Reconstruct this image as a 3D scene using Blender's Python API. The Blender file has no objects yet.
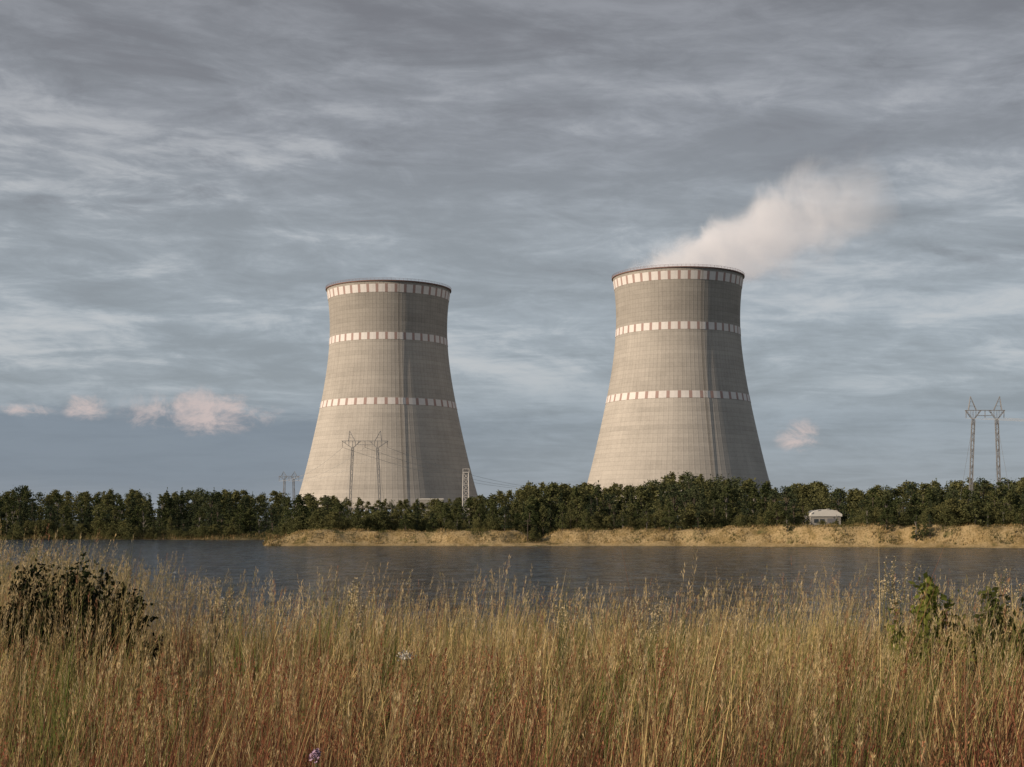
import bpy, math, random
import numpy as np
from mathutils import Vector, Matrix
rng=np.random.default_rng(7); random.seed(7)
scene=bpy.context.scene
col=scene.collection
scene.view_settings.view_transform='Standard'
scene.view_settings.look='None'; scene.view_settings.exposure=0
CZ=6.2; F=1400.0
# ------------------------------------------------------------ node helpers
class NT:
    def __init__(s,tree): s.t=tree; s.n=tree.nodes; s.l=tree.links
    def new(s,k,**kw):
        n=s.n.new(k)
        for a,b in kw.items(): setattr(n,a,b)
        return n
    def put(s,sock,v):
        if isinstance(v,bpy.types.NodeSocket): s.l.new(v,sock)
        elif isinstance(v,(tuple,list)) and len(v)==3 and sock.type=='RGBA': sock.default_value=(*v,1)
        else: sock.default_value=v
    def m(s,op,a,b=None,c=None,clamp=False):
        n=s.new('ShaderNodeMath',operation=op); n.use_clamp=clamp
        s.put(n.inputs[0],a)
        if b is not None: s.put(n.inputs[1],b)
        if c is not None: s.put(n.inputs[2],c)
        return n.outputs[0]
    def mix(s,f,a,b,mode='MIX'):
        n=s.new('ShaderNodeMix',data_type='RGBA',blend_type=mode)
        s.put(n.inputs[0],f); s.put(n.inputs[6],a); s.put(n.inputs[7],b); return n.outputs[2]
    def noise(s,vec,scale,detail=4,rough=.55,dist=0):
        n=s.new('ShaderNodeTexNoise'); s.put(n.inputs['Vector'],vec)
        n.inputs['Scale'].default_value=scale; n.inputs['Detail'].default_value=detail
        n.inputs['Roughness'].default_value=rough; n.inputs['Distortion'].default_value=dist
        return n.outputs['Fac']
    def xyz(s,x,y,z):
        n=s.new('ShaderNodeCombineXYZ'); s.put(n.inputs[0],x); s.put(n.inputs[1],y); s.put(n.inputs[2],z); return n.outputs[0]
    def sep(s,v):
        n=s.new('ShaderNodeSeparateXYZ'); s.put(n.inputs[0],v); return n.outputs
    def ss(s,v,a,b,lo=0.,hi=1.):
        n=s.new('ShaderNodeMapRange',interpolation_type='SMOOTHSTEP')
        s.put(n.inputs[0],v); n.inputs[1].default_value=a; n.inputs[2].default_value=b
        n.inputs[3].default_value=lo; n.inputs[4].default_value=hi; return n.outputs[0]
    def ramp(s,v,stops):
        n=s.new('ShaderNodeValToRGB'); s.put(n.inputs[0],v); r=n.color_ramp
        while len(r.elements)<len(stops): r.elements.new(0.5)
        for e,(p,c) in zip(r.elements,stops): e.position=p; e.color=(*c,1)
        return n.outputs[0]
def lin(r,g,b):
    f=lambda c:(c/255/12.92 if c/255<=.04045 else ((c/255+.055)/1.055)**2.4)
    return (f(r),f(g),f(b))
def material(name):
    m=bpy.data.materials.new(name); m.use_nodes=True
    t=NT(m.node_tree); b=m.node_tree.nodes['Principled BSDF']; return m,t,b
def bump(t,b,h,strength,dist):
    n=t.new('ShaderNodeBump'); n.inputs['Strength'].default_value=strength; n.inputs['Distance'].default_value=dist
    t.put(n.inputs['Height'],h); t.l.new(n.outputs[0],b.inputs['Normal'])
def simple(name,c,rough=.7,var=.25,scale=2.0,metal=0):
    m,t,b=material(name)
    tc=t.new('ShaderNodeTexCoord').outputs['Object']
    n=t.noise(tc,scale,5,.6)
    k=t.m('MULTIPLY_ADD',n,var*2,1-var)
    cc=t.mix(1.0,c,t.xyz(k,k,k),'MULTIPLY')
    t.put(b.inputs['Base Color'],cc); b.inputs['Roughness'].default_value=rough; b.inputs['Metallic'].default_value=metal
    return m
# ------------------------------------------------------------ mesh helpers
def quadmesh(name,V,Q,mats=(),cols=None,midx=None,smooth=False):
    me=bpy.data.meshes.new(name)
    V=np.asarray(V,dtype=np.float32); Q=np.asarray(Q,dtype=np.int32)
    me.vertices.add(len(V)); me.vertices.foreach_set('co',V.ravel())
    me.loops.add(Q.size); me.loops.foreach_set('vertex_index',Q.ravel())
    me.polygons.add(len(Q)); me.polygons.foreach_set('loop_start',np.arange(len(Q),dtype=np.int32)*4)
    for m in mats: me.materials.append(m)
    if midx is not None: me.polygons.foreach_set('material_index',np.asarray(midx,dtype=np.int32))
    me.update(calc_edges=True)
    me.validate()
    me.polygons.foreach_set('use_smooth',np.full(len(me.polygons),smooth,dtype=bool))
    if cols is not None:
        a=me.color_attributes.new('Col','FLOAT_COLOR','POINT')
        c=np.ones((len(V),4),dtype=np.float32); c[:,:3]=cols; a.data.foreach_set('color',c.ravel())
    return me
def add(name,me,parent=None,label=None,cat=None,kind=None,group=None,loc=None):
    o=bpy.data.objects.new(name,me); col.objects.link(o)
    if parent: o.parent=parent
    if loc is not None: o.location=loc
    if label: o['label']=label
    if cat: o['category']=cat
    if kind: o['kind']=kind
    if group: o['group']=group
    return o
class Builder:
    def __init__(s): s.v=[]; s.f=[]; s.m=[]
    def quad(s,a,b,c,d,mi=0):
        k=len(s.v); s.v+= [tuple(a),tuple(b),tuple(c),tuple(d)]; s.f.append((k,k+1,k+2,k+3)); s.m.append(mi)
    def strut(s,p,q,t,mi=0,t2=None):
        p=Vector(p); q=Vector(q); d=(q-p)
        if d.length<1e-6: return
        d.normalize(); u=d.cross(Vector((0,0,1)))
        if u.length<1e-3: u=Vector((1,0,0))
        u.normalize(); w=d.cross(u); t2=t if t2 is None else t2
        k=len(s.v)
        for P,T in((p,t),(q,t2)):
            for a,b in((-1,-1),(1,-1),(1,1),(-1,1)): s.v.append(tuple(P+u*a*T/2+w*b*T/2))
        for i in range(4): s.f.append((k+i,k+(i+1)%4,k+4+(i+1)%4,k+4+i)); s.m.append(mi)
        s.f.append((k+3,k+2,k+1,k)); s.f.append((k+4,k+5,k+6,k+7)); s.m+=[mi,mi]
    def box(s,c,d,mi=0):
        x,y,z=c; a,b,e=[q/2 for q in d]
        s.strut2((x-a,y-b,z-e),(x+a,y+b,z+e),mi)
    def strut2(s,lo,hi,mi):
        x0,y0,z0=lo; x1,y1,z1=hi; k=len(s.v)
        s.v+=[(x0,y0,z0),(x1,y0,z0),(x1,y1,z0),(x0,y1,z0),(x0,y0,z1),(x1,y0,z1),(x1,y1,z1),(x0,y1,z1)]
        for f in((3,2,1,0),(4,5,6,7),(0,1,5,4),(1,2,6,5),(2,3,7,6),(3,0,4,7)): s.f.append(tuple(k+i for i in f)); s.m.append(mi)
    def mesh(s,name,mats): return quadmesh(name,s.v,s.f,mats,midx=s.m)
def sstep(a,b,x):
    t=np.clip((np.asarray(x,dtype=float)-a)/(b-a),0,1); return t*t*(3-2*t)
_ph=rng.uniform(0,6.28,(40,)); _di=rng.uniform(0,6.28,(40,))
def fn(x,y,wl,oct=4,seed=0):
    x=np.asarray(x,dtype=float); y=np.asarray(y,dtype=float); r=0*x*y; amp=1; tot=0
    for o in range(oct):
        for j in range(3):
            i=(seed*7+o*3+j)%40; k=6.283/(wl/(1.9**o))*(0.8+.15*j)
            r=r+amp*np.sin(k*(x*math.cos(_di[i])+y*math.sin(_di[i]))+_ph[i]+1.3*np.sin(k*.37*(y*math.cos(_di[i])-x*math.sin(_di[i]))+_ph[i]))
        tot+=amp*1.7; amp*=.55
    return r/tot
# ------------------------------------------------------------ terrain
def shore(X):
    a=334-24*sstep(20,120,X)
    l=442+6*np.sin(np.asarray(X)*.03)
    k=sstep(-74,-58,X)
    return l*(1-k)+a*k+1.6*fn(X,X*0,40,4,1)
def banktop(X):
    k=sstep(-72,-60,X)
    notch=np.exp(-((np.asarray(X)-7)/3.2)**2)
    end=1-.45*(1-sstep(-62,-45,X))
    return (1.3*(1-k)+(3.5+1.5*sstep(0,100,X))*k*end)-2.0*notch*k+.45*fn(X,X*0,20,4,2)
def ground(X,Y):
    X=np.asarray(X,dtype=float); Y=np.asarray(Y,dtype=float)
    near=4.5+.10*fn(X,Y,7,3,3)
    near=near-5.6*sstep(13,66,Y)*1.25
    near=np.maximum(near,-1.8)
    s=shore(X); d=Y-s+.9*fn(X,Y,8,3,4); T=banktop(X)
    far=-1.8+1.9*sstep(-7,0,d)+.45*sstep(-.3,1.2,d)
    far=far+(T-.55)*sstep(1.0,6.0,d)+(4.2-T)*sstep(12,80,d)
    far=far+.24*fn(X,Y,5,4,5)*sstep(0,3,d)
    return np.where(Y<200,near,far)
yl=np.concatenate([np.linspace(-80,0,12)[:-1],np.arange(0,68,.7),np.arange(68,300,12),np.arange(300,350,.6),np.arange(350,432,3),np.arange(432,460,1),np.arange(460,900,25),np.geomspace(900,9000,14)])
xp=np.concatenate([np.arange(0,14,.6),np.arange(14,190,1.5),np.geomspace(190,7000,18)])
xl=np.concatenate([-xp[::-1][:-1],xp])
XX,YY=np.meshgrid(xl,yl); ZZ=ground(XX,YY)
V=np.stack([XX,YY,ZZ],-1).reshape(-1,3); nx=len(xl); ny=len(yl)
i,j=np.meshgrid(np.arange(nx-1),np.arange(ny-1)); b0=(j*nx+i).ravel()
Q=np.stack([b0,b0+1,b0+1+nx,b0+nx],-1)
dd=(YY-shore(XX)).ravel(); xr=XX.ravel(); yr=YY.ravel()
sand=sstep(-3,0,dd)*(1-sstep(9,16,dd))*sstep(-66,-58,xr)*(yr>200)
sand=np.maximum(sand,.55*sstep(-3,0,dd)*(1-sstep(2,4,dd))*(yr>200))
cols=np.zeros((len(V),3)); cols[:,0]=sand; cols[:,1]=(yr<200)
m_ground,t,b=material('ground_soil')
at=t.new('ShaderNodeAttribute',attribute_name='Col'); r,g,_=t.sep(at.outputs['Color'])
pos=t.new('ShaderNodeNewGeometry').outputs['Position']
n1=t.noise(pos,.17,8,.72); n2=t.noise(pos,2.2,5,.6)
sandc=t.ramp(n1,[(.34,(.09,.085,.035)),(.43,(.28,.20,.09)),(.55,(.42,.31,.165)),(.64,(.15,.13,.055))])
sandc=t.mix(t.ss(n2,.45,.68,0,.7),sandc,(.15,.12,.05))
grs=t.ramp(n1,[(.35,(.028,.036,.014)),(.6,(.07,.07,.028)),(.75,(.12,.10,.045))])
soil=t.ramp(n2,[(.3,(.03,.018,.012)),(.6,(.07,.043,.026)),(.8,(.11,.075,.04))])
c=t.mix(r,grs,sandc); c=t.mix(g,c,soil)
t.put(b.inputs['Base Color'],c); b.inputs['Roughness'].default_value=.95; b.inputs['Specular IOR Level'].default_value=.1
bump(t,b,n2,.6,.3)
add('ground',quadmesh('ground',V,Q,[m_ground],cols=cols,smooth=True),label='grassy lake shore ground with eroded sandy bank',cat='ground',kind='structure')
# water
m_w,t,b=material('lake_water')
pos=t.new('ShaderNodeNewGeometry').outputs['Position']
p=t.sep(pos)
w1=t.noise(t.xyz(t.m('MULTIPLY',p[0],.5),p[1],0),1.3,4,.65,.4)
w2=t.noise(t.xyz(t.m('MULTIPLY',p[0],.5),t.m('MULTIPLY',p[1],.35),3),.55,5,.7,.6)
wv_=t.noise(t.xyz(t.m('MULTIPLY',p[0],.38),t.m('MULTIPLY',p[1],.17),3),1.0,5,.8,.3)
rip=t.ss(wv_,.45,.56)
t.put(b.inputs['Base Color'],t.mix(rip,(.006,.012,.022),(.062,.088,.125)))  # light and dark streaks of the ripples painted into the base colour
b.inputs['IOR'].default_value=1.33; b.inputs['Specular IOR Level'].default_value=.33
b.inputs['Specular Tint'].default_value=(.86,.94,1,1)
b.inputs['Roughness'].default_value=.13
h=t.m('ADD',t.m('MULTIPLY',w1,.8),t.m('MULTIPLY',w2,5.)); bump(t,b,h,1.0,2.6)
B=Builder(); B.quad((-6000,18,0),(6000,18,0),(6000,520,0),(-6000,520,0))
add('water',B.mesh('water',[m_w]),label='dark rippled grey blue lake water',cat='water',kind='structure')
# ------------------------------------------------------------ world
w=bpy.data.worlds.new('World'); scene.world=w; w.use_nodes=True
t=NT(w.node_tree); w.node_tree.nodes.clear()
SUN_EL=math.radians(17); sun_xy=Vector((-.915,-.405)).normalized()
sky=t.new('ShaderNodeTexSky',sky_type='NISHITA'); sky.sun_disc=False; sky.sun_elevation=SUN_EL
sky.sun_rotation=math.atan2(sun_xy.x,sun_xy.y)
gen=t.new('ShaderNodeTexCoord').outputs['Generated']
x,y,z=t.sep(gen)
base=t.ramp(t.m('MAXIMUM',z,0.),[(0,lin(162,168,174)),(.03,lin(150,159,168)),(.068,lin(148,158,168)),(.095,lin(160,169,177)),(.14,lin(163,172,180)),(.20,lin(161,168,175)),(.26,lin(152,156,163)),(.35,lin(138,140,146)),(.6,lin(135,140,150)),(1,lin(140,148,162))])
zc=t.m('ADD',t.m('MAXIMUM',z,0.),.09)
pv=t.xyz(t.m('MULTIPLY',t.m('DIVIDE',x,zc),1.3),t.m('MULTIPLY',t.m('DIVIDE',y,zc),2.2),4.)
nA=t.noise(pv,1.3,8,.62,.6)
tilt=t.m('ADD',z,t.m('MULTIPLY',x,.04))
nB=t.noise(t.xyz(x,y,t.m('MULTIPLY',tilt,4.4)),6.5,8,.62,.6)
nC=t.noise(t.xyz(x,y,t.m('MULTIPLY',tilt,9.0)),2.3,5,.5,.3)
nD=t.noise(t.xyz(x,y,t.m('MULTIPLY',tilt,3.6)),19,6,.66,.6)
mixn=t.m('ADD',t.m('ADD',t.m('MULTIPLY',nA,.24),t.m('MULTIPLY',nB,.28)),t.m('ADD',t.m('MULTIPLY',nC,.28),t.m('MULTIPLY',nD,.20)))
k=t.ss(mixn,.42,.59,.80,1.17)
az=t.m('DIVIDE',x,t.m('MAXIMUM',y,.05))
calm=t.m('ADD',.6,t.m('MULTIPLY',.4,t.ss(z,.03,.12)))
k=t.m('ADD',1.,t.m('MULTIPLY',t.m('SUBTRACT',k,1.),calm))
c=t.mix(1.0,base,t.xyz(k,k,k),'MULTIPLY')
lft=t.m('MULTIPLY',t.ss(az,.1,-.35),.02)
wh=t.m('MULTIPLY',t.ss(t.m('ADD',mixn,lft),.505,.61),t.m('MULTIPLY',t.ss(z,.075,.11),t.ss(z,.34,.22)))
c=t.mix(t.m('MULTIPLY',wh,.55),c,lin(206,206,206))
dk=t.m('MULTIPLY',t.ss(nB,.46,.32),t.ss(z,.10,.22)); c=t.mix(t.m('MULTIPLY',dk,.35),c,lin(118,118,124))
edge=t.m('ADD',z,t.m('MULTIPLY',t.m('SUBTRACT',nD,.5),.035))
bank=t.m('MULTIPLY',t.m('MULTIPLY',t.ss(edge,.082,.066),t.ss(edge,.005,.035,.45,1.)),t.ss(az,.08,-.2))
c=t.mix(t.m('MULTIPLY',bank,.72),c,lin(120,132,147))
nk=t.noise(t.xyz(x,y,t.m('MULTIPLY',z,1.5)),40,8,.70,.45)
def cumulus(a0,z0,wa,wz):
    da=t.m('DIVIDE',t.m('SUBTRACT',az,a0),wa); dz=t.m('DIVIDE',t.m('SUBTRACT',z,z0),wz)
    q=t.m('ADD',t.m('MULTIPLY',da,da),t.m('MULTIPLY',dz,dz))
    return t.m('SUBTRACT',1.0,q)
tot=cumulus(-.222,.075,.055,.017)
for a in((-.305,.077,.018,.010),(-.348,.074,.022,.005),(.203,.059,.018,.012)):
    tot=t.m('MAXIMUM',tot,cumulus(*a))
cm=t.ss(t.m('ADD',t.m('MULTIPLY',tot,.55),t.m('MULTIPLY',t.m('SUBTRACT',nk,.5),3.0)),-.1,.95)
cm=t.m('MULTIPLY',cm,t.ss(tot,-.7,.7))
c=t.mix(t.m('MULTIPLY',cm,.85),c,lin(212,194,190))
bgc=t.new('ShaderNodeBackground'); t.put(bgc.inputs[0],c); bgc.inputs[1].default_value=1.0
bgs=t.new('ShaderNodeBackground'); t.l.new(sky.outputs[0],bgs.inputs[0]); bgs.inputs[1].default_value=.08
mx=t.new('ShaderNodeMixShader'); mx.inputs[0].default_value=.92
t.l.new(bgs.outputs[0],mx.inputs[1]); t.l.new(bgc.outputs[0],mx.inputs[2])
out=t.new('ShaderNodeOutputWorld'); t.l.new(mx.outputs[0],out.inputs[0])
sd=bpy.data.lights.new('sun','SUN'); sd.energy=4.9; sd.angle=math.radians(.6); sd.color=(1,.82,.63)
so=bpy.data.objects.new('sun',sd); col.objects.link(so)
dirv=Vector((sun_xy.x*math.cos(SUN_EL),sun_xy.y*math.cos(SUN_EL),math.sin(SUN_EL)))
so.rotation_euler=dirv.to_track_quat('Z','Y').to_euler(); so.location=(-60,-40,60)
# ------------------------------------------------------------ camera
cd=bpy.data.cameras.new('camera'); co=bpy.data.objects.new('camera',cd); col.objects.link(co)
cd.sensor_width=36; cd.lens=F/1024*36; cd.shift_y=(520-383.5)/1024; cd.clip_end=20000; cd.clip_start=.1
co.location=(0,0,CZ); co.rotation_euler=(math.radians(90),0,0); scene.camera=co
# ------------------------------------------------------------ cooling towers
TH=143.3
def concrete():
    m,t,b=material('tower_concrete')
    uv=t.new('ShaderNodeTexCoord').outputs['UV']; u,v,_=t.sep(uv)
    vm=t.m('MULTIPLY',v,100.)
    ang=t.m('MULTIPLY',u,6.28318)
    rnd=t.new('ShaderNodeObjectInfo').outputs['Random']
    P=t.new('ShaderNodeVectorMath',operation='ADD')
    t.put(P.inputs[0],t.xyz(t.m('MULTIPLY',t.m('COSINE',ang),40.),t.m('MULTIPLY',t.m('SINE',ang),40.),vm)); t.put(P.inputs[1],t.xyz(t.m('MULTIPLY',rnd,300.),0.,0.)); P=P.outputs[0]
    ps=t.sep(P)
    streak=t.noise(t.xyz(ps[0],ps[1],t.m('MULTIPLY',vm,.05)),.4,6,.68)
    blot=t.noise(P,.05,6,.62)
    ring=t.noise(t.xyz(0,0,t.m('FLOOR',t.m('DIVIDE',vm,2.5))),7.3,0,.5)
    ringb=t.noise(t.xyz(t.m('MULTIPLY',ps[0],.04),t.m('MULTIPLY',ps[1],.04),t.m('FLOOR',t.m('DIVIDE',vm,2.5))),1.7,2,.5)
    fine=t.noise(P,1.0,5,.65)
    rf=t.m('FRACT',t.m('DIVIDE',vm,2.5))
    hl=t.ss(rf,.0,.2,1,0)
    uf=t.m('FRACT',t.m('MULTIPLY',u,104.)); vl=t.ss(t.m('ABSOLUTE',t.m('SUBTRACT',uf,.5)),.3,.5)
    topf=t.ss(vm,72.,76.)
    top2=t.ss(vm,111.,115.)
    k=t.m('ADD',.28,t.m('MULTIPLY',streak,.36)); k=t.m('ADD',k,t.m('MULTIPLY',blot,.42)); k=t.m('ADD',k,t.m('MULTIPLY',ring,.32)); k=t.m('ADD',k,t.m('MULTIPLY',ringb,.30))
    k=t.m('ADD',k,t.m('MULTIPLY',t.m('SUBTRACT',fine,.5),.4))
    k=t.m('MULTIPLY',k,t.m('SUBTRACT',1.,t.m('MULTIPLY',hl,.17)))
    k=t.m('MULTIPLY',k,t.m('SUBTRACT',1.,t.m('MULTIPLY',vl,t.m('ADD',.02,t.m('MULTIPLY',topf,.07)))))
    k=t.m('MULTIPLY',k,t.m('SUBTRACT',1.,t.m('ADD',t.m('MULTIPLY',topf,.10),t.m('MULTIPLY',top2,.13))))
    c=t.mix(1.,(.415,.385,.345),t.xyz(k,k,k),'MULTIPLY')
    t.put(b.inputs['Base Color'],c); b.inputs['Roughness'].default_value=.9; b.inputs['Specular IOR Level'].default_value=.2
    h=t.m('ADD',t.m('MULTIPLY',vl,.5),t.m('MULTIPLY',hl,.3)); bump(t,b,h,.3,.25)
    return m
M_conc=concrete()
M_white=simple('band_white_paint',(.64,.61,.585),.7,.14,.4)
M_red=simple('band_faded_red_paint',(.34,.235,.21),.8,.2,.4)
M_rim=simple('rim_rust_red_steel',(.19,.115,.10),.8,.2,1)
M_steel=simple('galvanised_steel',(.21,.21,.215),.6,.2,1)
M_dark=simple('dark_steel',(.12,.115,.11),.6,.2,1)
prof=[(9,57.6),(22,53.6),(35,50.0),(49,46.7),(62,43.9),(75,41.2),(88,38.9),(100,37.2),(113,36.1),(125,36.1),(135,36.9),(143.3,37.9)]
pz=np.array([p[0] for p in prof],float); pr=np.array([p[1] for p in prof],float)
cf=np.polyfit(pz,pr,5)
R=lambda z:float(np.polyval(cf,z))
NS=208
def tower(X,Y,gz,label):
    e=add('cooling_tower',None,label=label,cat='cooling tower',group='pair of cooling towers',loc=(X,Y,gz))
    e.empty_display_size=20
    zs=list(np.linspace(9,TH,72)); loop=[(R(z),z) for z in zs]+[(R(z)-(.5+.6*(TH-z)/140),z) for z in zs[::-1]]
    n=len(loop); V=[];Q=[];UV=[]
    for (r,z) in loop:
        for s in range(NS):
            a=2*math.pi*s/NS; V.append((r*math.cos(a),r*math.sin(a),z))
    for i in range(n):
        k=(i+1)%n
        for s in range(NS):
            s2=(s+1)%NS; Q.append((i*NS+s,i*NS+s2,k*NS+s2,k*NS+s))
            u0,u1=s/NS,(s+1)/NS; v0,v1=loop[i][1]/100,loop[k][1]/100
            UV+=[(u0,v0),(u1,v0),(u1,v1),(u0,v1)]
    me=quadmesh('tower_shell',V,Q,[M_conc],smooth=True)
    l=me.uv_layers.new(name='UVMap'); l.data.foreach_set('uv',np.array(UV,dtype=np.float32).ravel())
    add('shell',me,e)
    for (z0,z1) in ((136.9,141.6),(109.1,113.3),(70.2,74.2)):
        B=Builder(); N=42; rows=2
        for s in range(N):
            for part,(f0,f1,mi) in enumerate(((0,.70,0),(.70,1,1))):
                for sub in range(2):
                    g0=f0+(f1-f0)*sub/2; g1=f0+(f1-f0)*(sub+1)/2
                    a0=2*math.pi*(s+g0)/N; a1=2*math.pi*(s+g1)/N
                    for rr in range(rows):
                        za=z0+(z1-z0)*rr/rows; zb=z0+(z1-z0)*(rr+1)/rows; ra=R(za)+.14; rb=R(zb)+.14
                        B.quad((ra*math.cos(a0),ra*math.sin(a0),za),(ra*math.cos(a1),ra*math.sin(a1),za),(rb*math.cos(a1),rb*math.sin(a1),zb),(rb*math.cos(a0),rb*math.sin(a0),zb),mi)
        for ze in(z0,z1):
            for s in range(N*4):
                a0=2*math.pi*s/(N*4);a1=2*math.pi*(s+1)/(N*4);ra=R(ze)-.05;rb=R(ze)+.14
                B.quad((ra*math.cos(a0),ra*math.sin(a0),ze),(ra*math.cos(a1),ra*math.sin(a1),ze),(rb*math.cos(a1),rb*math.sin(a1),ze),(rb*math.cos(a0),rb*math.sin(a0),ze),1)
        add('painted_band',B.mesh('painted_band',[M_white,M_red]),e)
    B=Builder(); N=160
    for s in range(N):
        a0=2*math.pi*s/N;a1=2*math.pi*(s+1)/N
        c0,s0,c1,s1=math.cos(a0),math.sin(a0),math.cos(a1),math.sin(a1)
        ri=37.2; ro=38.6
        for (rA,zA,rB,zB) in((ri,TH-.1,ro,TH-.1),(ro,TH-.1,ro,TH+.5),(ro,TH+.5,ri,TH+.5),(ri,TH+.5,ri,TH-.1)):
            B.quad((rA*c0,rA*s0,zA),(rA*c1,rA*s1,zA),(rB*c1,rB*s1,zB),(rB*c0,rB*s0,zB))
    add('rim_gallery',B.mesh('rim_gallery',[M_rim]),e)
    B=Builder(); N=100
    for s in range(N):
        a0=2*math.pi*s/N;a1=2*math.pi*(s+1)/N; r=38.5
        p=lambda a,z:(r*math.cos(a),r*math.sin(a),z)
        B.strut(p(a0,TH+.5),p(a0,TH+1.6),.09); B.strut(p(a0,TH+1.6),p(a1,TH+1.6),.1); B.strut(p(a0,TH+1.05),p(a1,TH+1.05),.08)
    add('railing',B.mesh('railing',[M_rim]),e)
    B=Builder(); a=math.radians(-90+14.5); dx=Vector((-math.sin(a),math.cos(a),0)); h0=9
    for i in range(116):
        za=h0+(TH-h0)*i/116; zb=h0+(TH-h0)*(i+1)/116
        pa=Vector((math.cos(a)*(R(za)+.6),math.sin(a)*(R(za)+.6),za)); pb=Vector((math.cos(a)*(R(zb)+.6),math.sin(a)*(R(zb)+.6),zb))
        for sg in(-.35,.35): B.strut(pa+dx*sg,pb+dx*sg,.11)
        B.strut(pa-dx*.35,pa+dx*.35,.08); pm=(pa+pb)/2; B.strut(pm-dx*.35,pm+dx*.35,.08)
    add('ladder',B.mesh('ladder',[M_dark]),e)
    B=Builder(); N=48
    for s in range(N):
        a=2*math.pi*s/N; d=math.pi/N
        for sg in(-1,1): B.strut((60.5*math.cos(a+d*sg),60.5*math.sin(a+d*sg),-1),(57.4*math.cos(a),57.4*math.sin(a),9.2),1.0)
    o=add('inlet_columns',B.mesh('inlet_columns',[M_conc]),e); o['kind']='stuff'
    return e
tower(-76,863,4,'tall concrete cooling tower with checkered bands, no steam')
tower(97,819,4,'tall concrete cooling tower with checkered bands, steaming')
# ------------------------------------------------------------ steam plume
PA=math.radians(26)
m=bpy.data.materials.new('steam_vapour'); m.use_nodes=True; t=NT(m.node_tree); m.node_tree.nodes.clear()
tc=t.new('ShaderNodeTexCoord').outputs['Object']; x,y,z=t.sep(tc)
L=150.
s=t.m('DIVIDE',x,L)
rad=t.m('ADD',28.,t.m('MULTIPLY',s,6.))
nz0=t.noise(tc,.02,2,.5); cz=t.m('MULTIPLY',t.m('SUBTRACT',nz0,.5),12.)
zz=t.m('SUBTRACT',z,cz)
d=t.m('DIVIDE',t.m('SQRT',t.m('ADD',t.m('MULTIPLY',y,y),t.m('MULTIPLY',zz,zz))),rad)
nz=t.noise(tc,.045,5,.66,.6)
den=t.ss(t.m('ADD',t.m('SUBTRACT',.92,d),t.m('MULTIPLY',t.m('SUBTRACT',nz,.5),1.9)),0.,.7)
den=t.m('MULTIPLY',den,t.m('POWER',t.m('SUBTRACT',1.,t.m('MINIMUM',t.m('MAXIMUM',s,0.),1.)),1.3)); den=t.m('MULTIPLY',den,t.ss(d,1.4,.9))
hg=t.m('ADD',t.m('MULTIPLY',x,math.sin(PA)),t.m('MULTIPLY',z,math.cos(PA)))       # height over the plume root
xg=t.m('SUBTRACT',t.m('MULTIPLY',x,math.cos(PA)),t.m('MULTIPLY',z,math.sin(PA)))
den=t.m('MULTIPLY',den,t.m('MULTIPLY',t.ss(hg,5.,8.),t.ss(xg,-30.,-14.)))
den=t.m('MULTIPLY',den,.115)
pvn=t.new('ShaderNodeVolumePrincipled'); pvn.inputs['Color'].default_value=(.97,.95,.94,1); pvn.inputs['Anisotropy'].default_value=.0
t.put(pvn.inputs['Density'],den)
t.put(pvn.inputs['Emission Strength'],t.m('MULTIPLY',den,.29)); pvn.inputs['Emission Color'].default_value=(1,.92,.89,1)  # added glow stands in for light scattered many times inside the steam
o_=t.new('ShaderNodeOutputMaterial'); t.l.new(pvn.outputs[0],o_.inputs['Volume'])
try: m.cycles.volume_step_rate=.8
except Exception: pass
V=[];Q=[];n1=40;n2=28
for i in range(n1+1):
    xx=-32+(L+24)*i/n1; rr=(37+10*max(xx,0)/L)*math.sqrt(max(.02,1-max(0,(i-n1+5)/5.2)**2))*(math.sqrt(max(.02,1-max(0,(4-i)/4.2)**2)))
    for j in range(n2):
        a=2*math.pi*j/n2; V.append((xx,rr*math.cos(a),rr*math.sin(a)))
for i in range(n1):
    for j in range(n2): Q.append((i*n2+j,i*n2+(j+1)%n2,(i+1)*n2+(j+1)%n2,(i+1)*n2+j))
for k in(0,n1):
    q=[k*n2+j for j in range(n2)]
    for j in range(0,n2//2-1):
        f=(q[j],q[j+1],q[n2-2-j],q[n2-1-j]); Q.append(f if k==n1 else f[::-1])
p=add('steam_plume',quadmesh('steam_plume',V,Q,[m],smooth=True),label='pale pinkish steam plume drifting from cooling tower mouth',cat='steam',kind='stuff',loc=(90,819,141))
p.rotation_euler=(0,-PA,0)
# ------------------------------------------------------------ trees
def leafmat(name,stops,transl=.25):
    m=bpy.data.materials.new(name); m.use_nodes=True; t=NT(m.node_tree); m.node_tree.nodes.clear()
    tc=t.new('ShaderNodeTexCoord').outputs['Object']; n=t.noise(tc,.9,3,.6)
    rnd=t.new('ShaderNodeObjectInfo').outputs['Random']
    v=t.m('ADD',t.m('MULTIPLY',n,.55),t.m('MULTIPLY',rnd,.45))
    c=t.ramp(v,stops)
    d=t.new('ShaderNodeBsdfDiffuse'); t.put(d.inputs[0],c); tr=t.new('ShaderNodeBsdfTranslucent'); t.put(tr.inputs[0],c)
    mx=t.new('ShaderNodeMixShader'); mx.inputs[0].default_value=transl; t.l.new(d.outputs[0],mx.inputs[1]); t.l.new(tr.outputs[0],mx.inputs[2])
    o=t.new('ShaderNodeOutputMaterial'); t.l.new(mx.outputs[0],o.inputs[0]); return m
M_leaf=leafmat('deciduous_leaves',[(.2,(.046,.060,.026)),(.5,(.088,.100,.042)),(.8,(.155,.150,.065))])
M_needle=leafmat('conifer_needles',[(.25,(.036,.048,.028)),(.5,(.052,.066,.035)),(.75,(.078,.088,.044))],.15)
M_bark=simple('bark',(.08,.062,.046),.9,.3,2)
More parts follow.
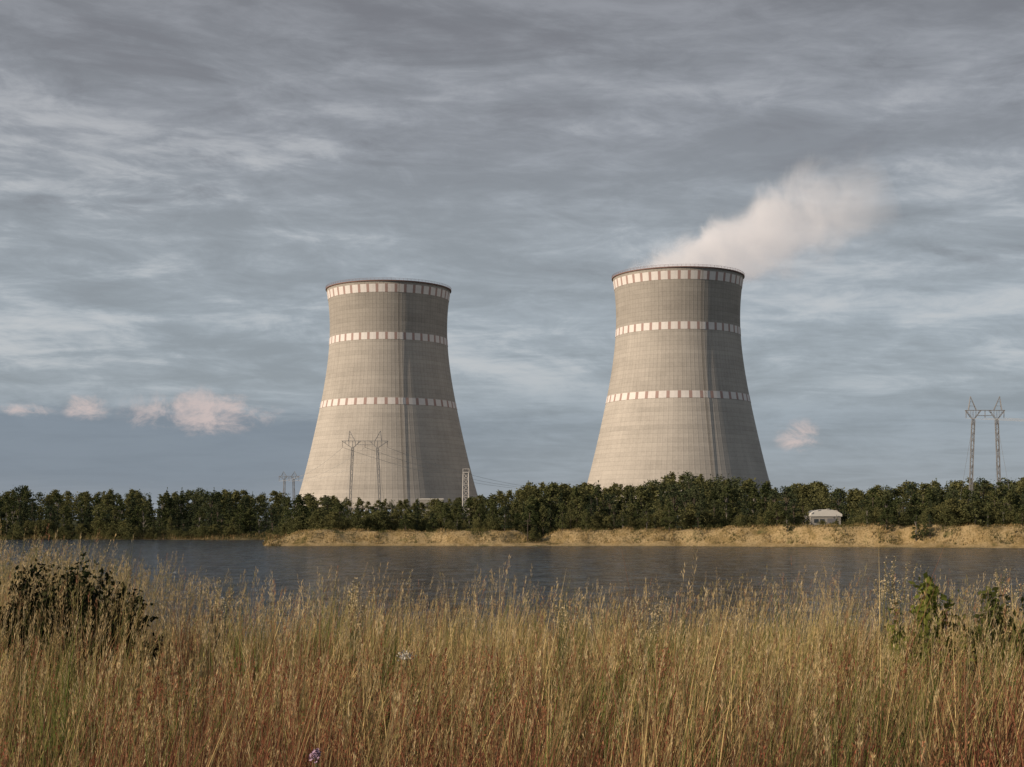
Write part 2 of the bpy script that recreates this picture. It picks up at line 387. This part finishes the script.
M_birch=simple('pale_bark',(.19,.17,.15),.9,.3,2)
def leaves(centers,size,flat=.0):
    n=len(centers); a=rng.normal(size=(n,3)); a/=np.linalg.norm(a,axis=1,keepdims=True)
    bb=rng.normal(size=(n,3)); bb-=a*(a*bb).sum(1,keepdims=True); bb/=np.linalg.norm(bb,axis=1,keepdims=True)
    s=size*rng.uniform(.6,1.3,(n,1)); a=a*s; bb=bb*s*.65
    V=np.stack([centers+a,centers+bb,centers-a,centers-bb],1).reshape(-1,3)
    return V,np.arange(4*n).reshape(-1,4)
def crown_pts(kind):
    P=[]; limbs=[]
    if kind in('broad','birch','shrub'):
        W,z0,zt,nc={'broad':(3.1,.5,9.9,62),'birch':(1.8,.8,10.3,44),'shrub':(4.6,.2,9.8,42)}[kind]
        for i in range(nc):
            h=rng.uniform(0,1); zz=z0+(zt-z0)*h; rr=W*math.sin(math.pi*min(1,.24+.76*h)**.8)**.85*rng.uniform(.2,1.08)
            a=rng.uniform(0,6.28); c=np.array([rr*math.cos(a),rr*math.sin(a),zz*1.0]); limbs.append(c)
            n=int(rng.integers(26,46)); s=rng.uniform(.38,.88)*W/3.3*(1-.3*h)
            q=rng.normal(size=(n,3))*.62; q*=s*np.array([1.2,1.2,.95])
            P.append(c+q)
        return np.concatenate(P),limbs
    if kind=='spruce':
        for i in range(19):
            h=i/19; zz=.6+9.4*h; rr=(1.9*(1-h)**.85+.10)
            for k in range(int(5+6*(1-h))):
                a=rng.uniform(0,6.28); l=rr*rng.uniform(.7,1.1); n=int(7+11*(1-h)); u=rng.uniform(.1,1,n)
                q=np.stack([l*u*math.cos(a),l*u*math.sin(a),zz-.35*u*l],1)+rng.normal(0,.1,(n,3)); P.append(q)
        P.append(np.array([[0,0,9.6],[0,0,9.9],[0,.05,10.1],[0,0,10.4],[0,0,10.6]]))
        return np.concatenate(P),[]
    if kind=='pine':
        for i in range(30):
            h=rng.uniform(0,1); zz=1.8+8.2*h; rr=rng.uniform(.3,1)*(2.1-1.4*h); a=rng.uniform(0,6.28)
            c=np.array([rr*math.cos(a),rr*math.sin(a),zz]); limbs.append(c); n=int(rng.integers(20,40))
            P.append(c+rng.normal(size=(n,3))*np.array([.42,.42,.28]))
        return np.concatenate(P),limbs
def trunk(kind,limbs):
    B=Builder(); r=.15 if kind!='birch' else .09
    top=9.0 if kind!='shrub' else 4
    pts=[Vector((0,0,-.3))]+[Vector((.12*math.sin(i*1.7),.12*math.cos(i*2.1),top*i/5)) for i in range(1,6)]
    for i in range(5): B.strut(pts[i],pts[i+1],2*r*(1-i*.18),t2=2*r*(1-(i+1)*.18))
    for c in limbs[:12]:
        z=max(.6,c[2]*.65); B.strut((0,0,z),tuple(c),.12,t2=.04)
    return B.mesh('trunk',[M_birch if kind=='birch' else M_bark])
KINDS={'broad':('deciduous_tree',M_leaf,.34,'leafy deciduous tree growing above the lake bank','broadleaf trees along the far shore'),
 'birch':('birch_tree',M_leaf,.27,'slender pale trunked birch above the lake bank','birches along the far shore'),
 'spruce':('spruce_tree',M_needle,.26,'dark pointed spruce in the shoreline wood','conifers along the far shore'),
 'pine':('pine_tree',M_needle,.26,'dark pine with open crown in shoreline wood','pines along the far shore')}
TPL={}
for k in('broad','broad2','broad3','broad4','birch','birch2','birch3','spruce','spruce2','pine','pine2','shrub','shrub2','shrub3'):
    kk=k.rstrip('234'); P,lb=crown_pts(kk); sz={'broad':.22,'birch':.18,'spruce':.19,'pine':.19,'shrub':.30}[kk]
    V,Q=leaves(P,sz); mat=KINDS[kk][1] if kk in KINDS else M_leaf
    TPL[k]=(kk,quadmesh('crown',V,Q,[mat]),trunk(kk,lb),V)
sky_x=[-60,0,100,200,270,330,400,440,480,510,560,600,640,665,700,740,780,820,850,880,940,1000,1090]
sky_y=[492,492,492,490,492,497,499,500,497,486,484,484,487,477,475,479,487,484,491,487,482,479,478]
def treetop(X,Y):
    px=512+F*X/Y; return CZ+(520-np.interp(px,sky_x,sky_y))*Y/F
tree_n=0
def put_tree(k,X,Y,h):
    global tree_n
    kk,cm,tm,_=TPL[k]; nm,mat,_,lab,grp=KINDS[kk]
    g=float(ground(X,Y)); s=h/10
    o=add(nm,tm,label=lab,cat='tree',group=grp,loc=(X,Y,g-.1)); w=s*random.uniform(.8,1.5)
    o.scale=(w,w,s); o.rotation_euler=(0,0,random.uniform(0,6.28))
    c=bpy.data.objects.new('crown',cm); col.objects.link(c); c.parent=o; tree_n+=1
def pick(px):
    r=random.random()
    con=.55 if (640<px<770) else (.45 if px<300 else .30)
    if r<con: return random.choice(['spruce','spruce2','pine','pine2','pine'])
    return random.choice(['broad','broad2','broad3','broad4','birch','birch2','birch3'])
for row,(off,f0,f1,step) in enumerate(((10,.22,.62,12),(22,.42,.84,10.5),(36,.60,1.04,10.5),(54,.74,1.18,12.5))):
    px=-45
    while px<1075:
        px+=step*random.uniform(.4,1.65)
        X0=(px-512)/F*350; Y=float(shore(X0))
        if px<268: Y=445
        Y+=off+random.uniform(-4,6)
        if 268<=px<400: Y+=(400-px)*.75*random.uniform(.4,1)
        X=(px-512)/F*Y
        if 800<px<850 and row<2: continue
        h=(treetop(X,Y)-float(ground(X,Y)))*random.uniform(f0,f1)
        if h<3: continue
        if tree_n<296: put_tree(pick(px),X,Y,h)
print('TREES',tree_n)
def merged(name,items,mats,label,cat,force=None):
    Vs=[];ms=[]
    for (k,X,Y,h,wf) in items:
        V=TPL[k][3].copy(); a=random.uniform(0,6.28); s=h/10; c_,s_=math.cos(a),math.sin(a)
        x=V[:,0]*c_-V[:,1]*s_; y=V[:,0]*s_+V[:,1]*c_
        g=float(ground(X,Y)); Vs.append(np.stack([x*s*wf+X,y*s*wf+Y,V[:,2]*s+g],1))
        ms.append(np.full(len(V)//4,(random.random()<.5)*1 if force else (0 if TPL[k][1].materials[0]==mats[0] else 1)))
    V=np.concatenate(Vs); return add(name,quadmesh(name,V,np.arange(len(V)).reshape(-1,4),mats,midx=np.concatenate(ms)),label=label,cat=cat,kind='stuff')
items=[]
for i in range(400):
    px=random.uniform(-120,1140); Y=random.uniform(500,700) if px<300 else random.uniform(410,600); X=(px-512)/F*Y
    h=max(5,(float(treetop(X,Y))-4.2)*random.uniform(.82,1.05)); items.append((pick(px),X,Y,h,random.uniform(1.0,1.7)))
merged('forest',items,[M_leaf,M_needle],'dense dark mixed wood beyond the lake bank','forest')
M_shrub=leafmat('willow_shrub_leaves',[(.3,(.062,.072,.030)),(.5,(.105,.108,.046)),(.7,(.155,.148,.062))])
items=[]
for i in range(620):
    px=random.uniform(-60,1090); X0=(px-512)/F*345
    Y=(452 if px<268 else float(shore(X0))+11)+random.uniform(-2,14)+(0 if px>268 else -8)
    if 268<px<330: Y+=10
    X=(px-512)/F*Y
    hh=random.uniform(1.0,4.2)*(1+.35*math.sin(px*.021)+.35*math.sin(px*.067))
    if 800<px<850:
        if random.random()<.5: continue
        hh=random.uniform(.8,1.5); Y=float(shore((px-512)/F*345))+random.uniform(11,17); X=(px-512)/F*Y
    items.append((random.choice(['shrub','shrub2','shrub3']),X,Y,max(.8,hh),random.uniform(.8,1.7)))
for i in range(5): items.append(('shrub',5.5+random.uniform(-1.5,1.5),337.5+random.uniform(-1,2),random.uniform(1.5,2.6),1.1))
merged('shrubbery',items,[M_leaf,M_shrub],'low willow scrub along the top of the sandy bank','shrubs',force=True)
# ------------------------------------------------------------ grass generation
def grassmat(name,tr=.3):
    m=bpy.data.materials.new(name); m.use_nodes=True; t=NT(m.node_tree); m.node_tree.nodes.clear()
    c=t.new('ShaderNodeAttribute',attribute_name='Col').outputs['Color']
    d=t.new('ShaderNodeBsdfDiffuse'); t.put(d.inputs[0],c); r=t.new('ShaderNodeBsdfTranslucent'); t.put(r.inputs[0],c)
    mx=t.new('ShaderNodeMixShader'); mx.inputs[0].default_value=tr; t.l.new(d.outputs[0],mx.inputs[1]); t.l.new(r.outputs[0],mx.inputs[2])
    o=t.new('ShaderNodeOutputMaterial'); t.l.new(mx.outputs[0],o.inputs[0]); return m
M_grass=grassmat('dry_meadow_grass',.38)
def blades(X,Y,H,W,lean,C,seg=3,g=None):
    n=len(X); z0=ground(X,Y) if g is None else g
    th=rng.uniform(0,6.283,n); ln=lean*rng.uniform(.2,1.3,n)
    dx=np.cos(th)*ln+.09; dy=np.sin(th)*ln
    fa=rng.uniform(0,3.14,n); wx=np.cos(fa)*W/2; wy=np.sin(fa)*W/2
    V=np.zeros((n,seg+1,2,3)); 
    for k in range(seg+1):
        s=k/seg; wd=[1,.85,.55,.08][min(3,int(round(s*3)))]
        cx=X+dx*H*s**1.8; cy=Y+dy*H*s**1.8; cz=z0-.03+H*(s-.25*(ln)*s*s)
        V[:,k,0]=np.stack([cx-wx*wd,cy-wy*wd,cz],1); V[:,k,1]=np.stack([cx+wx*wd,cy+wy*wd,cz],1)
    base=(np.arange(n)*(seg+1)*2)[:,None]
    Q=np.concatenate([base+np.array([2*k,2*k+1,2*k+3,2*k+2]) for k in range(seg)],1).reshape(-1,4)
    Cc=np.repeat(C[:,None,:],(seg+1)*2,1).reshape(-1,3)
    tip=V[:,seg].mean(1); dirt=np.stack([dx*1.2,dy*1.2,np.ones(n)],1)
    return V.reshape(-1,3),Q,Cc,tip,dirt
def palette(n,wts,cols):
    i=rng.choice(len(cols),n,p=np.array(wts)/sum(wts))
    return np.array(cols)[i]*rng.uniform(.7,1.3,(n,1))
def samp(n,y0,y1,side=.43,pad=1.6):
    Y=np.exp(rng.uniform(math.log(y0),math.log(y1),n)); X=rng.uniform(-1,1,n)*(side*Y+pad); return X,Y
def hmul(X,Y):
    a=X/Y
    left=sstep(-.22,-.34,a)*sstep(13.2,15.5,Y)
    return (1.08+.42*fn(X,Y,1.5,3,6))*(1+.65*left)*(1-.12*sstep(14,22,Y))
GREEN=(.135,.165,.045); OLIVE=(.25,.23,.085); STRAW=(.58,.445,.21); TAN=(.40,.275,.13); RED=(.25,.11,.065); DARK=(.065,.047,.027)
def gcol(X,Y,w,clump=None):
    n=len(X); patch=fn(X,Y,1.6,3,8)+.5*fn(X,Y,6,2,12); rp=fn(X,Y,1.5,3,9)
    pool=np.array([GREEN,OLIVE,STRAW,TAN,RED,DARK])
    W=np.array(w)[None,:]*np.ones((n,1)); nr=1-sstep(5.5,11,Y)
    W[:,0]*=np.exp(4.0*patch); W[:,1]*=np.exp(2.3*patch); W[:,4]*=np.exp(4.2*rp)*(.6+4.5*nr); W[:,5]*=1+4.5*nr; W[:,2]*=np.exp(-1.6*patch)*(1-.7*nr)
    W/=W.sum(1,keepdims=True); cs=W.cumsum(1); u=rng.uniform(size=(n,1))
    if clump: u=.72*np.repeat(rng.uniform(size=(n//clump+1,1)),clump,0)[:n]+.28*u
    i=(u>cs).sum(1).clip(0,5)
    return pool[i]*rng.uniform(.65,1.3,(n,1))
VV=[];QQ=[];CC=[];off=0
def push(V,Q,C):
    global off
    VV.append(V);QQ.append(Q+off);CC.append(C);off+=len(V)
def tufted(n,y0,y1,k,spread):
    X,Y=samp(n//k,y0,y1); X=np.repeat(X,k);Y=np.repeat(Y,k)
    return X+rng.normal(0,spread,len(X)),np.maximum(3.2,Y+rng.normal(0,spread,len(Y)))
X,Y=samp(62000,3.6,34)
H=rng.uniform(.20,.48,len(X))*hmul(X,Y); W=rng.uniform(.005,.011,len(X))*(1+Y*.02)
V,Q,C,_,_=blades(X,Y,H,W,.42,gcol(X,Y,[.8,.9,.6,1.1,1.0,1.0])); push(V,Q,C)
X,Y=tufted(60000,4.2,36,20,.06)
kk=np.repeat(rng.uniform(.62,1.25,len(X)//20+1),20)[:len(X)]
H=rng.uniform(.45,.84,len(X))*hmul(X,Y)*kk; W=rng.uniform(.004,.008,len(X))*(1+Y*.02)
V,Q,C,_,_=blades(X,Y,H,W,.26,gcol(X,Y,[.9,1.,1.3,.9,.5,.15],20)); push(V,Q,C)
def stalks(X,Y,H,C,plen,pspread,ns,sl,sw,lean=.16,g=None):
    W=.0024*(1+Y*.035)*np.ones(len(X))
    V,Q,Cc,tip,dr=blades(X,Y,H,W,lean,C*.85,g=g); push(V,Q,Cc)
    n=len(X); dr=dr/np.linalg.norm(dr,axis=1,keepdims=True)
    u=rng.uniform(0,1,(n,ns)); PL=(plen*rng.uniform(.6,1.3,n))[:,None]
    ctr=tip[:,None,:]-dr[:,None,:]*(u*PL)[...,None]+dr[:,None,:]*.02
    rad=pspread*np.sin(np.pi*np.clip(u*.85+.08,0,1))[...,None]
    q=rng.normal(size=(n,ns,3))*np.array([1,1,.3]); ctr=ctr+q*rad*.6
    ax=dr[:,None,:]*1.0+q*.18; ax/=np.linalg.norm(ax,axis=2,keepdims=True)
    b=rng.normal(size=(n,ns,3)); b-=ax*(ax*b).sum(2,keepdims=True); b/=np.linalg.norm(b,axis=2,keepdims=True)
    s=(sl*(1+Y*.01))[:,None,None]*rng.uniform(.6,1.3,(n,ns,1)); wv=(sw*(1+Y*.02))[:,None,None]
    Vp=np.stack([ctr+ax*s,ctr+b*wv,ctr-ax*s,ctr-b*wv],2).reshape(-1,3)
    Cp=np.repeat((C[:,None,:]*rng.uniform(.8,1.2,(n,ns,1)))[:,:,None,:],4,2).reshape(-1,3)
    push(Vp,np.arange(len(Vp)).reshape(-1,4),Cp)
PC=[(.64,.51,.29),(.50,.37,.18),(.36,.30,.12),(.33,.17,.10)]
X,Y=tufted(10500,6.0,30,5,.10)
C=palette(len(X),[1.2,1,.5,.4],PC)
stalks(X,Y,rng.uniform(.60,1.06,len(X))*hmul(X,Y)**.8,C,.15,.012,16,.014,.0013,.2)
X,Y=tufted(4200,4.8,12,10,.15)
C=palette(len(X),[1,.6],[(.28,.11,.065),(.34,.18,.10)])
stalks(X,Y,rng.uniform(.42,.76,len(X)),C,.20,.016,20,.010,.0034,.12)
X,Y=samp(420,8,20)
C=palette(len(X),[1,1],[(.56,.45,.28),(.46,.34,.18)])
stalks(X,Y,rng.uniform(.95,1.2,len(X)),C,.17,.02,22,.014,.0014,.2)
n=3900; Y=np.where(rng.uniform(size=n)<.07,rng.uniform(10.3,12,n),rng.uniform(12.9,21,n)); X=-Y*rng.uniform(.20,.44,n)
f=sstep(-.20,-.36,X/Y)
keep=rng.uniform(size=n)<(.12+.70*f); X=X[keep];Y=Y[keep];f=f[keep]
C=palette(len(X),[1,.8,.5],[(.48,.37,.20),(.33,.26,.13),(.2,.19,.08)])
stalks(X,Y,(rng.uniform(.85,1.2,len(X))+.42*f*rng.uniform(0,1,len(X))+.12*sstep(14,20,Y)),C,.20,.022,16,.015,.0016,.2)
V=np.concatenate(VV);Q=np.concatenate(QQ);C=np.concatenate(CC)
add('meadow_grass',quadmesh('meadow_grass',V,Q,[M_grass],cols=C),label='dense dry golden meadow grass with feathery seed heads',cat='grass',kind='stuff')
print('GRASS FACES',len(Q))
VV=[];QQ=[];CC=[];off=0
n=34000; X=rng.uniform(-66,150,n); Y=shore(X)+rng.uniform(1.6,15,n)
keep=(fn(X,Y,6,3,13)+rng.normal(0,.3,n))>-.35; X=X[keep];Y=Y[keep];n=len(X)
pch=fn(X,Y,10,3,14)>.22
C=palette(n,[1,1,.7,.2],[(.44,.33,.165),(.34,.25,.12),(.23,.185,.08),(.14,.12,.05)]); C[pch]=palette(int(pch.sum()),[1,1],[(.10,.105,.04),(.16,.14,.06)])
H=rng.uniform(.25,.7,n)*(1+.6*fn(X,Y,9,2,11)); V,Q,C2,_,_=blades(X,Y,H,rng.uniform(.07,.18,n),.5,C); push(V,Q,C2)
n=9000; X=rng.uniform(-230,-55,n); Y=shore(X)+rng.uniform(-1,8,n)
C=palette(n,[1,1,.4],[(.11,.10,.045),(.16,.13,.06),(.3,.2,.1)]); V,Q,C2,_,_=blades(X,Y,rng.uniform(.4,1.2,n),rng.uniform(.1,.25,n),.4,C); push(V,Q,C2)
add('bank_grass',quadmesh('bank_grass',np.concatenate(VV),np.concatenate(QQ),[M_grass],cols=np.concatenate(CC)),label='sunlit dry tussock grass on the far sandy bank',cat='grass',kind='stuff')
# ------------------------------------------------------------ near bushes
M_bleaf=leafmat('bright_green_bush_leaves',[(.3,(.12,.14,.03)),(.5,(.19,.21,.05)),(.7,(.28,.28,.08))],.35)  # bright yellow-green is the leaves' own colour
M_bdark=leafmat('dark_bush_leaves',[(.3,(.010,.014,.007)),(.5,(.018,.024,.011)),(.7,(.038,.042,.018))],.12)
M_bmid=leafmat('olive_bush_leaves',[(.3,(.05,.06,.02)),(.5,(.085,.095,.03)),(.7,(.14,.14,.045))],.3)
def bush(name,X,Y,w,h,n,ls,mat,label,lo=.25):
    B=Builder(); g=float(ground(X,Y)); P=[]; N=44
    for i in range(N):
        a=random.uniform(0,6.28); r=w*random.uniform(.1,1); hh=h*random.uniform(.45,1.05)*(1-.25*(r/w)**2)
        q=[Vector((r*math.cos(a)*s**1.3*1.0,r*math.sin(a)*s**1.3*.7,hh*s)) for s in(0,.35,.7,1)]
        for j in range(3): B.strut(q[j],q[j+1],.011-.002*j,t2=.009-.002*j)
        for k in range(n//N):
            s=random.uniform(lo,1.03); p=Vector((r*math.cos(a)*s**1.3,r*math.sin(a)*s**1.3*.7,hh*s)); P.append(tuple(p+Vector([random.gauss(0,.035) for _ in range(3)])))
    V,Q=leaves(np.array(P),ls)
    o=add(name,B.mesh('stems',[M_bark]),label=label,cat='bush',loc=(X,Y,g))
    add('foliage',quadmesh('foliage',V,Q,[mat]),o); return o
bush('leafy_bush',3.68,12.3,.50,1.16,1500,.036,M_bleaf,'bright green leafy bush standing in dry grass',.5)
bush('leafy_bush',4.25,12.3,.46,1.16,1500,.034,M_bmid,'olive green shrub beside the bright leafy bush',.5)
bush('leafy_bush',4.75,12.2,.40,1.14,1200,.036,M_bmid,'small olive bush behind dry grass stems',.5)
for (X,Y,w,h) in((-4.55,12.4,.85,1.30),(-3.75,12.6,.75,1.10),(-5.2,12.5,.8,1.32),(-4.2,12.9,.8,1.25),(-3.9,12.3,.6,1.1)):
    bush('shadowed_bush',X,Y,w,h,8200,.026,M_bdark,'low dark green bush hidden in tall reed grass',.15)
M_weed=simple('weed_stem_green',(.13,.12,.05),.8,.2,5)
M_pl=simple('weed_flower_buff',(.42,.34,.2),.9,.2,20)
def weed(X,Y,h,lab):
    B=Builder(); g=float(ground(X,Y)); P=[]
    for i in range(7):
        a=random.uniform(0,6.28); sp=.20*random.uniform(.3,1); z0=h*random.uniform(.35,.6)
        tip=Vector((math.cos(a)*sp+.05,math.sin(a)*sp,h*random.uniform(.8,1)))
        B.strut((0,0,z0),tip,.006,t2=.003)
        for k in range(46):
            s=random.uniform(.45,1); q=Vector((0,0,z0)).lerp(tip,s); P.append(tuple(q+Vector([random.gauss(0,.012) for _ in range(3)])))
    B.strut((0,0,-.05),(0,0,h*.65),.01,t2=.006)
    o=add('tall_weed',B.mesh('stem',[M_weed]),label=lab,cat='weed',group='tall weeds in the meadow',loc=(X,Y,g))
    V,Q=leaves(np.array(P),.009); add('seed_head',quadmesh('seed_head',V,Q,[M_pl]),o)
for (px,py,Y) in((884,553,13),(900,560,13.4),(350,576,12),(62,540,14),(30,534,14),(120,560,14.5),(1000,560,14),(560,592,11.5),(645,592,12),(215,575,13)):
    X=(px-512)/F*Y; h=CZ-(py-520)/F*Y-float(ground(X,Y)); weed(X,Y,h,'tall branching weed with pale seed heads in grass')
M_umb=simple('white_petals',(.44,.42,.37),.8,.1,20); M_pink=simple('thistle_purple_petals',(.36,.24,.34),.8,.2,30)
def flower(X,Y,h,r,mat,lab,nm):
    B=Builder(); g=float(ground(X,Y)); B.strut((0,0,-.05),(.03,0,h*.8),.008,t2=.005); P=[]
    for i in range(9):
        a=i*.698; rr=r*(1 if i%2 else .45); q=Vector((.03+rr*math.cos(a),rr*math.sin(a),h-.03*(rr/r))); B.strut((.03,0,h*.86),q,.003,t2=.002)
        for k in range(12): P.append(tuple(q+Vector((random.gauss(0,r*.28),random.gauss(0,r*.28),random.gauss(0,.012)))))
    o=add(nm,B.mesh('stem',[M_weed]),label=lab,cat='flower',loc=(X,Y,g)); V,Q=leaves(np.array(P),.008); add('flower_head',quadmesh('flower_head',V,Q,[mat]),o)
flower(-.70,8.8,.86,.042,M_umb,'white umbel wildflower among dry grass','wildflower')
flower(-.87,6.0,.80,.018,M_pink,'small pale purple thistle flower in reddish grass','thistle')
# ------------------------------------------------------------ pylons
def lattice(B,p,q,w0,w1,n,t):
    p=Vector(p);q=Vector(q); cs=((-1,-1),(1,-1),(1,1),(-1,1))
    R_=[]
    for i in range(n+1):
        s=i/n; c=p.lerp(q,s); ww=(w0+(w1-w0)*s)/2; R_.append([c+Vector((a*ww,b*ww,0)) for a,b in cs])
    for i in range(n):
        for k in range(4):
            B.strut(R_[i][k],R_[i+1][k],t); k2=(k+1)%4
            B.strut(R_[i][k] if i%2 else R_[i][k2],R_[i+1][k2] if i%2 else R_[i+1][k],t*.7)
            B.strut(R_[i+1][k],R_[i+1][k2],t*.6)
M_ins=simple('glass_insulator',(.25,.22,.2),.4,.2,3)
def pylon(X,Y,H,zc,halfw,lt,lb,lab,rot=0,th=.15):
    g=float(ground(X,Y)); e=add('electricity_pylon',None,label=lab,cat='pylon',group='lattice pylons near the power station',loc=(X,Y,g)); e.rotation_euler=(0,0,rot)
    for sg in(-1,1):
        B=Builder(); lattice(B,(sg*lb,0,-.3),(sg*lt,0,zc),.7,.85,13,th); add('leg',B.mesh('leg',[M_steel]),e)
    B=Builder()
    for yy in(-.45,.45):
        o_=Vector((0,yy,0))
        for sg in(-1,1):
            leg=Vector((sg*lt,0,zc)); tipo=Vector((sg*halfw,0,zc+(H-zc)*.42)); inn=Vector((sg*lt*.35,0,zc+(H-zc)*.42))
            B.strut(leg+o_,tipo+o_,th); B.strut(leg+o_,inn+o_,th); B.strut(tipo+o_,inn+o_,th)
            for f_ in(.35,.7):
                B.strut((leg.lerp(tipo,f_))+o_,(Vector((sg*lt,0,tipo.z)).lerp(tipo,f_))+o_,th*.6); B.strut((leg.lerp(inn,f_))+o_,(Vector((sg*lt,0,inn.z)).lerp(inn,f_))+o_,th*.6)
            B.strut(leg+o_,Vector((sg*lt,0,tipo.z))+o_,th*.6)
        B.strut(Vector((-lt*.35,yy,zc+(H-zc)*.42)),Vector((lt*.35,yy,zc+(H-zc)*.42)),th)
        B.strut(Vector((-lt*.6,yy,zc+(H-zc)*.2)),Vector((lt*.6,yy,zc+(H-zc)*.2)),th*.8)
    add('crossarm',B.mesh('crossarm',[M_steel]),e)
    for sg in(-1,1):
        B=Builder(); zz_=zc+(H-zc)*.42+.05; a=(sg*(lt-.9),0,zz_); b_=(sg*(lt+1.5),0,zz_); tp=(sg*lt*1.25,0,H)
        for yy in(-.4,.4):
            B.strut((a[0],yy,a[2]),tp,th); B.strut((b_[0],yy,b_[2]),tp,th)
        for s in(.3,.6): B.strut(Vector(a).lerp(Vector(tp),s),Vector(b_).lerp(Vector(tp),s),th*.6)
        add('earth_peak',B.mesh('earth_peak',[M_steel]),e)
    zi=zc+(H-zc)*.42
    for xx in(-halfw*.97,0,halfw*.97):
        B=Builder()
        for i in range(8): B.strut((xx,0,zi-.3*i),(xx,0,zi-.3*i-.2),.2); B.strut((xx,0,zi-.3*i-.2),(xx,0,zi-.3*i-.3),.1)
        add('insulator',B.mesh('insulator',[M_ins]),e)
    B=Builder()
    for sg in(-1,1):
        for yy in(-9,9): B.strut((sg*lt,0,zc),(sg*(lb+1.5),yy,-.2),.05)
    add('guy_wires',B.mesh('guy_wires',[M_steel]),e)
    c,s=math.cos(rot),math.sin(rot)
    return [Vector((X+xx*c,Y+xx*s,g+zi-2.4)) for xx in(-halfw*.97,0,halfw*.97)]
A=pylon((365-512)/F*520,520,35,28.5,8.6,4.6,5.9,'grey lattice portal pylon standing before cooling tower',th=.16)
Bp=pylon((985-512)/F*430,430,40,32.6,6.0,3.6,4.8,'tall narrow grey lattice pylon above shoreline trees')
Cp=pylon((590-512)/F*700,700,21,18,5,2.4,3.0,'small distant lattice pylon beside steaming cooling tower',th=.14)
Dp=pylon((289-512)/F*690,690,26,22,5,2.2,2.6,'small distant lattice pylon among trees',th=.14)
def cable(p,q,sag,r=.04):
    B=Builder(); n=20; P=[p.lerp(q,i/n)-Vector((0,0,sag*4*(i/n)*(1-i/n))) for i in range(n+1)]
    for i in range(n): B.strut(P[i],P[i+1],r*2)
    return B
M_wire=simple('aluminium_wire',(.42,.41,.40),.5,.1,1)
for P1,P2,sg in((Dp,A,3),(A,Cp,5)):
    for a,b_ in zip(P1,P2):
        add('power_cable',cable(a,b_,sg).mesh('power_cable',[M_wire]),label='thin pale overhead cable hung between lattice pylons',cat='cable',group='overhead power cables')
for a in Bp: add('power_cable',cable(a,a+Vector((160,-60,4)),5).mesh('power_cable',[M_wire]),label='thin pale overhead cable hung between lattice pylons',cat='cable',group='overhead power cables')
M_wm=simple('white_mast_paint',(.5,.48,.46),.6,.15,1)
X=(466-512)/F*500; g=float(ground(X,500)); B=Builder(); lattice(B,(0,0,-.2),(0,0,23-g),2.6,1.9,9,.24)
e=add('lattice_mast',B.mesh('mast_frame',[M_wm]),label='short white square lattice mast above the trees',cat='mast',loc=(X,500,g))
B=Builder(); B.box((0,0,23.2-g),(2.4,2.4,.3)); 
for a,b_ in((-1.1,-1.1),(1.1,-1.1),(1.1,1.1),(-1.1,1.1)): B.box((a,b_,23.9-g),(.12,.12,1.1))
for a in(-1.1,1.1): B.box((0,a,24.45-g),(2.2,.1,.1)); B.box((a,0,24.56-g),(.1,2.2,.1))
add('platform',B.mesh('platform',[M_wm]),e)
# ------------------------------------------------------------ buildings
M_wall=simple('pale_rendered_wall',(.30,.285,.26),.85,.15,.5); M_roof=simple('white_metal_roof',(.62,.60,.56),.5,.15,.8)
M_glass=simple('dark_window_glass',(.04,.05,.06),.2,.2,1); M_door=simple('grey_steel_door',(.16,.16,.17),.6,.1,1)
X=(826-512)/F*350; g=float(ground(X,350))
e=add('vaulted_shed',None,label='low shed with white curved metal roof among shrubs',cat='building',loc=(X,350,g))
B=Builder(); B.box((0,4,1.2),(7.4,8,2.8)); add('wall',B.mesh('wall',[M_wall]),e)
B=Builder(); N=16
for i in range(N):
    a0=math.pi*i/N;a1=math.pi*(i+1)/N; f=lambda a,y,r=1:(4.0*r*math.cos(a),y,2.602+1.8*r*math.sin(a))
    B.quad(f(a0,-.3),f(a0,8.3),f(a1,8.3),f(a1,-.3)); B.quad((0,-.28,2.61),f(a0,-.28),f(a1,-.28),(0,-.28,2.611)); B.quad((0,8.28,2.61),f(a1,8.28),f(a0,8.28),(0,8.28,2.611))
    if i%3==1:
        B.strut(f(a0,-.36,1.01),f(a1,-.36,1.01),.15)
add('roof',B.mesh('roof',[M_roof]),e)
B=Builder(); B.box((1.4,-.05,1.05),(2.2,.12,2.1)); add('door',B.mesh('door',[M_door]),e)
for xx in(-2.5,-1.0):
    B=Builder(); B.box((xx,-.05,1.5),(1.0,.1,.9)); add('window',B.mesh('window',[M_glass]),e)
def works(X,Y,w,d,h,lab):
    g=float(ground(X,Y)); e=add('industrial_building',None,label=lab,cat='building',group='works buildings at the tower foot',loc=(X,Y,g))
    B=Builder(); B.box((0,0,h/2),(w,d,h)); add('wall',B.mesh('wall',[M_wall]),e)
    B=Builder(); B.box((0,0,h+.3),(w+.6,d+.6,.6)); add('roof',B.mesh('roof',[M_roof]),e)
    nn=int(w/4)
    for fl in range(int(h//5)):
        for i in range(nn):
            B=Builder(); B.box((-w/2+w*(i+.5)/nn,-d/2-.04,3+fl*5),(1.8,.1,2.0)); add('window',B.mesh('window',[M_glass]),e)
works((432-512)/F*790,790,13,10,13.5,'pale flat roofed works building at cooling tower foot')
g=float(ground(3.7,337)); B=Builder(); B.strut((0,0,-.3),(.1,0,5.2),.22,t2=.16); e=add('wooden_post',B.mesh('post',[M_bark]),label='weathered wooden post on the sandy bank edge',cat='post',loc=(3.7,337,g))
B=Builder(); B.strut((-.7,0,4.7),(.9,0,4.7),.14); add('crosspiece',B.mesh('crosspiece',[M_bark]),e)
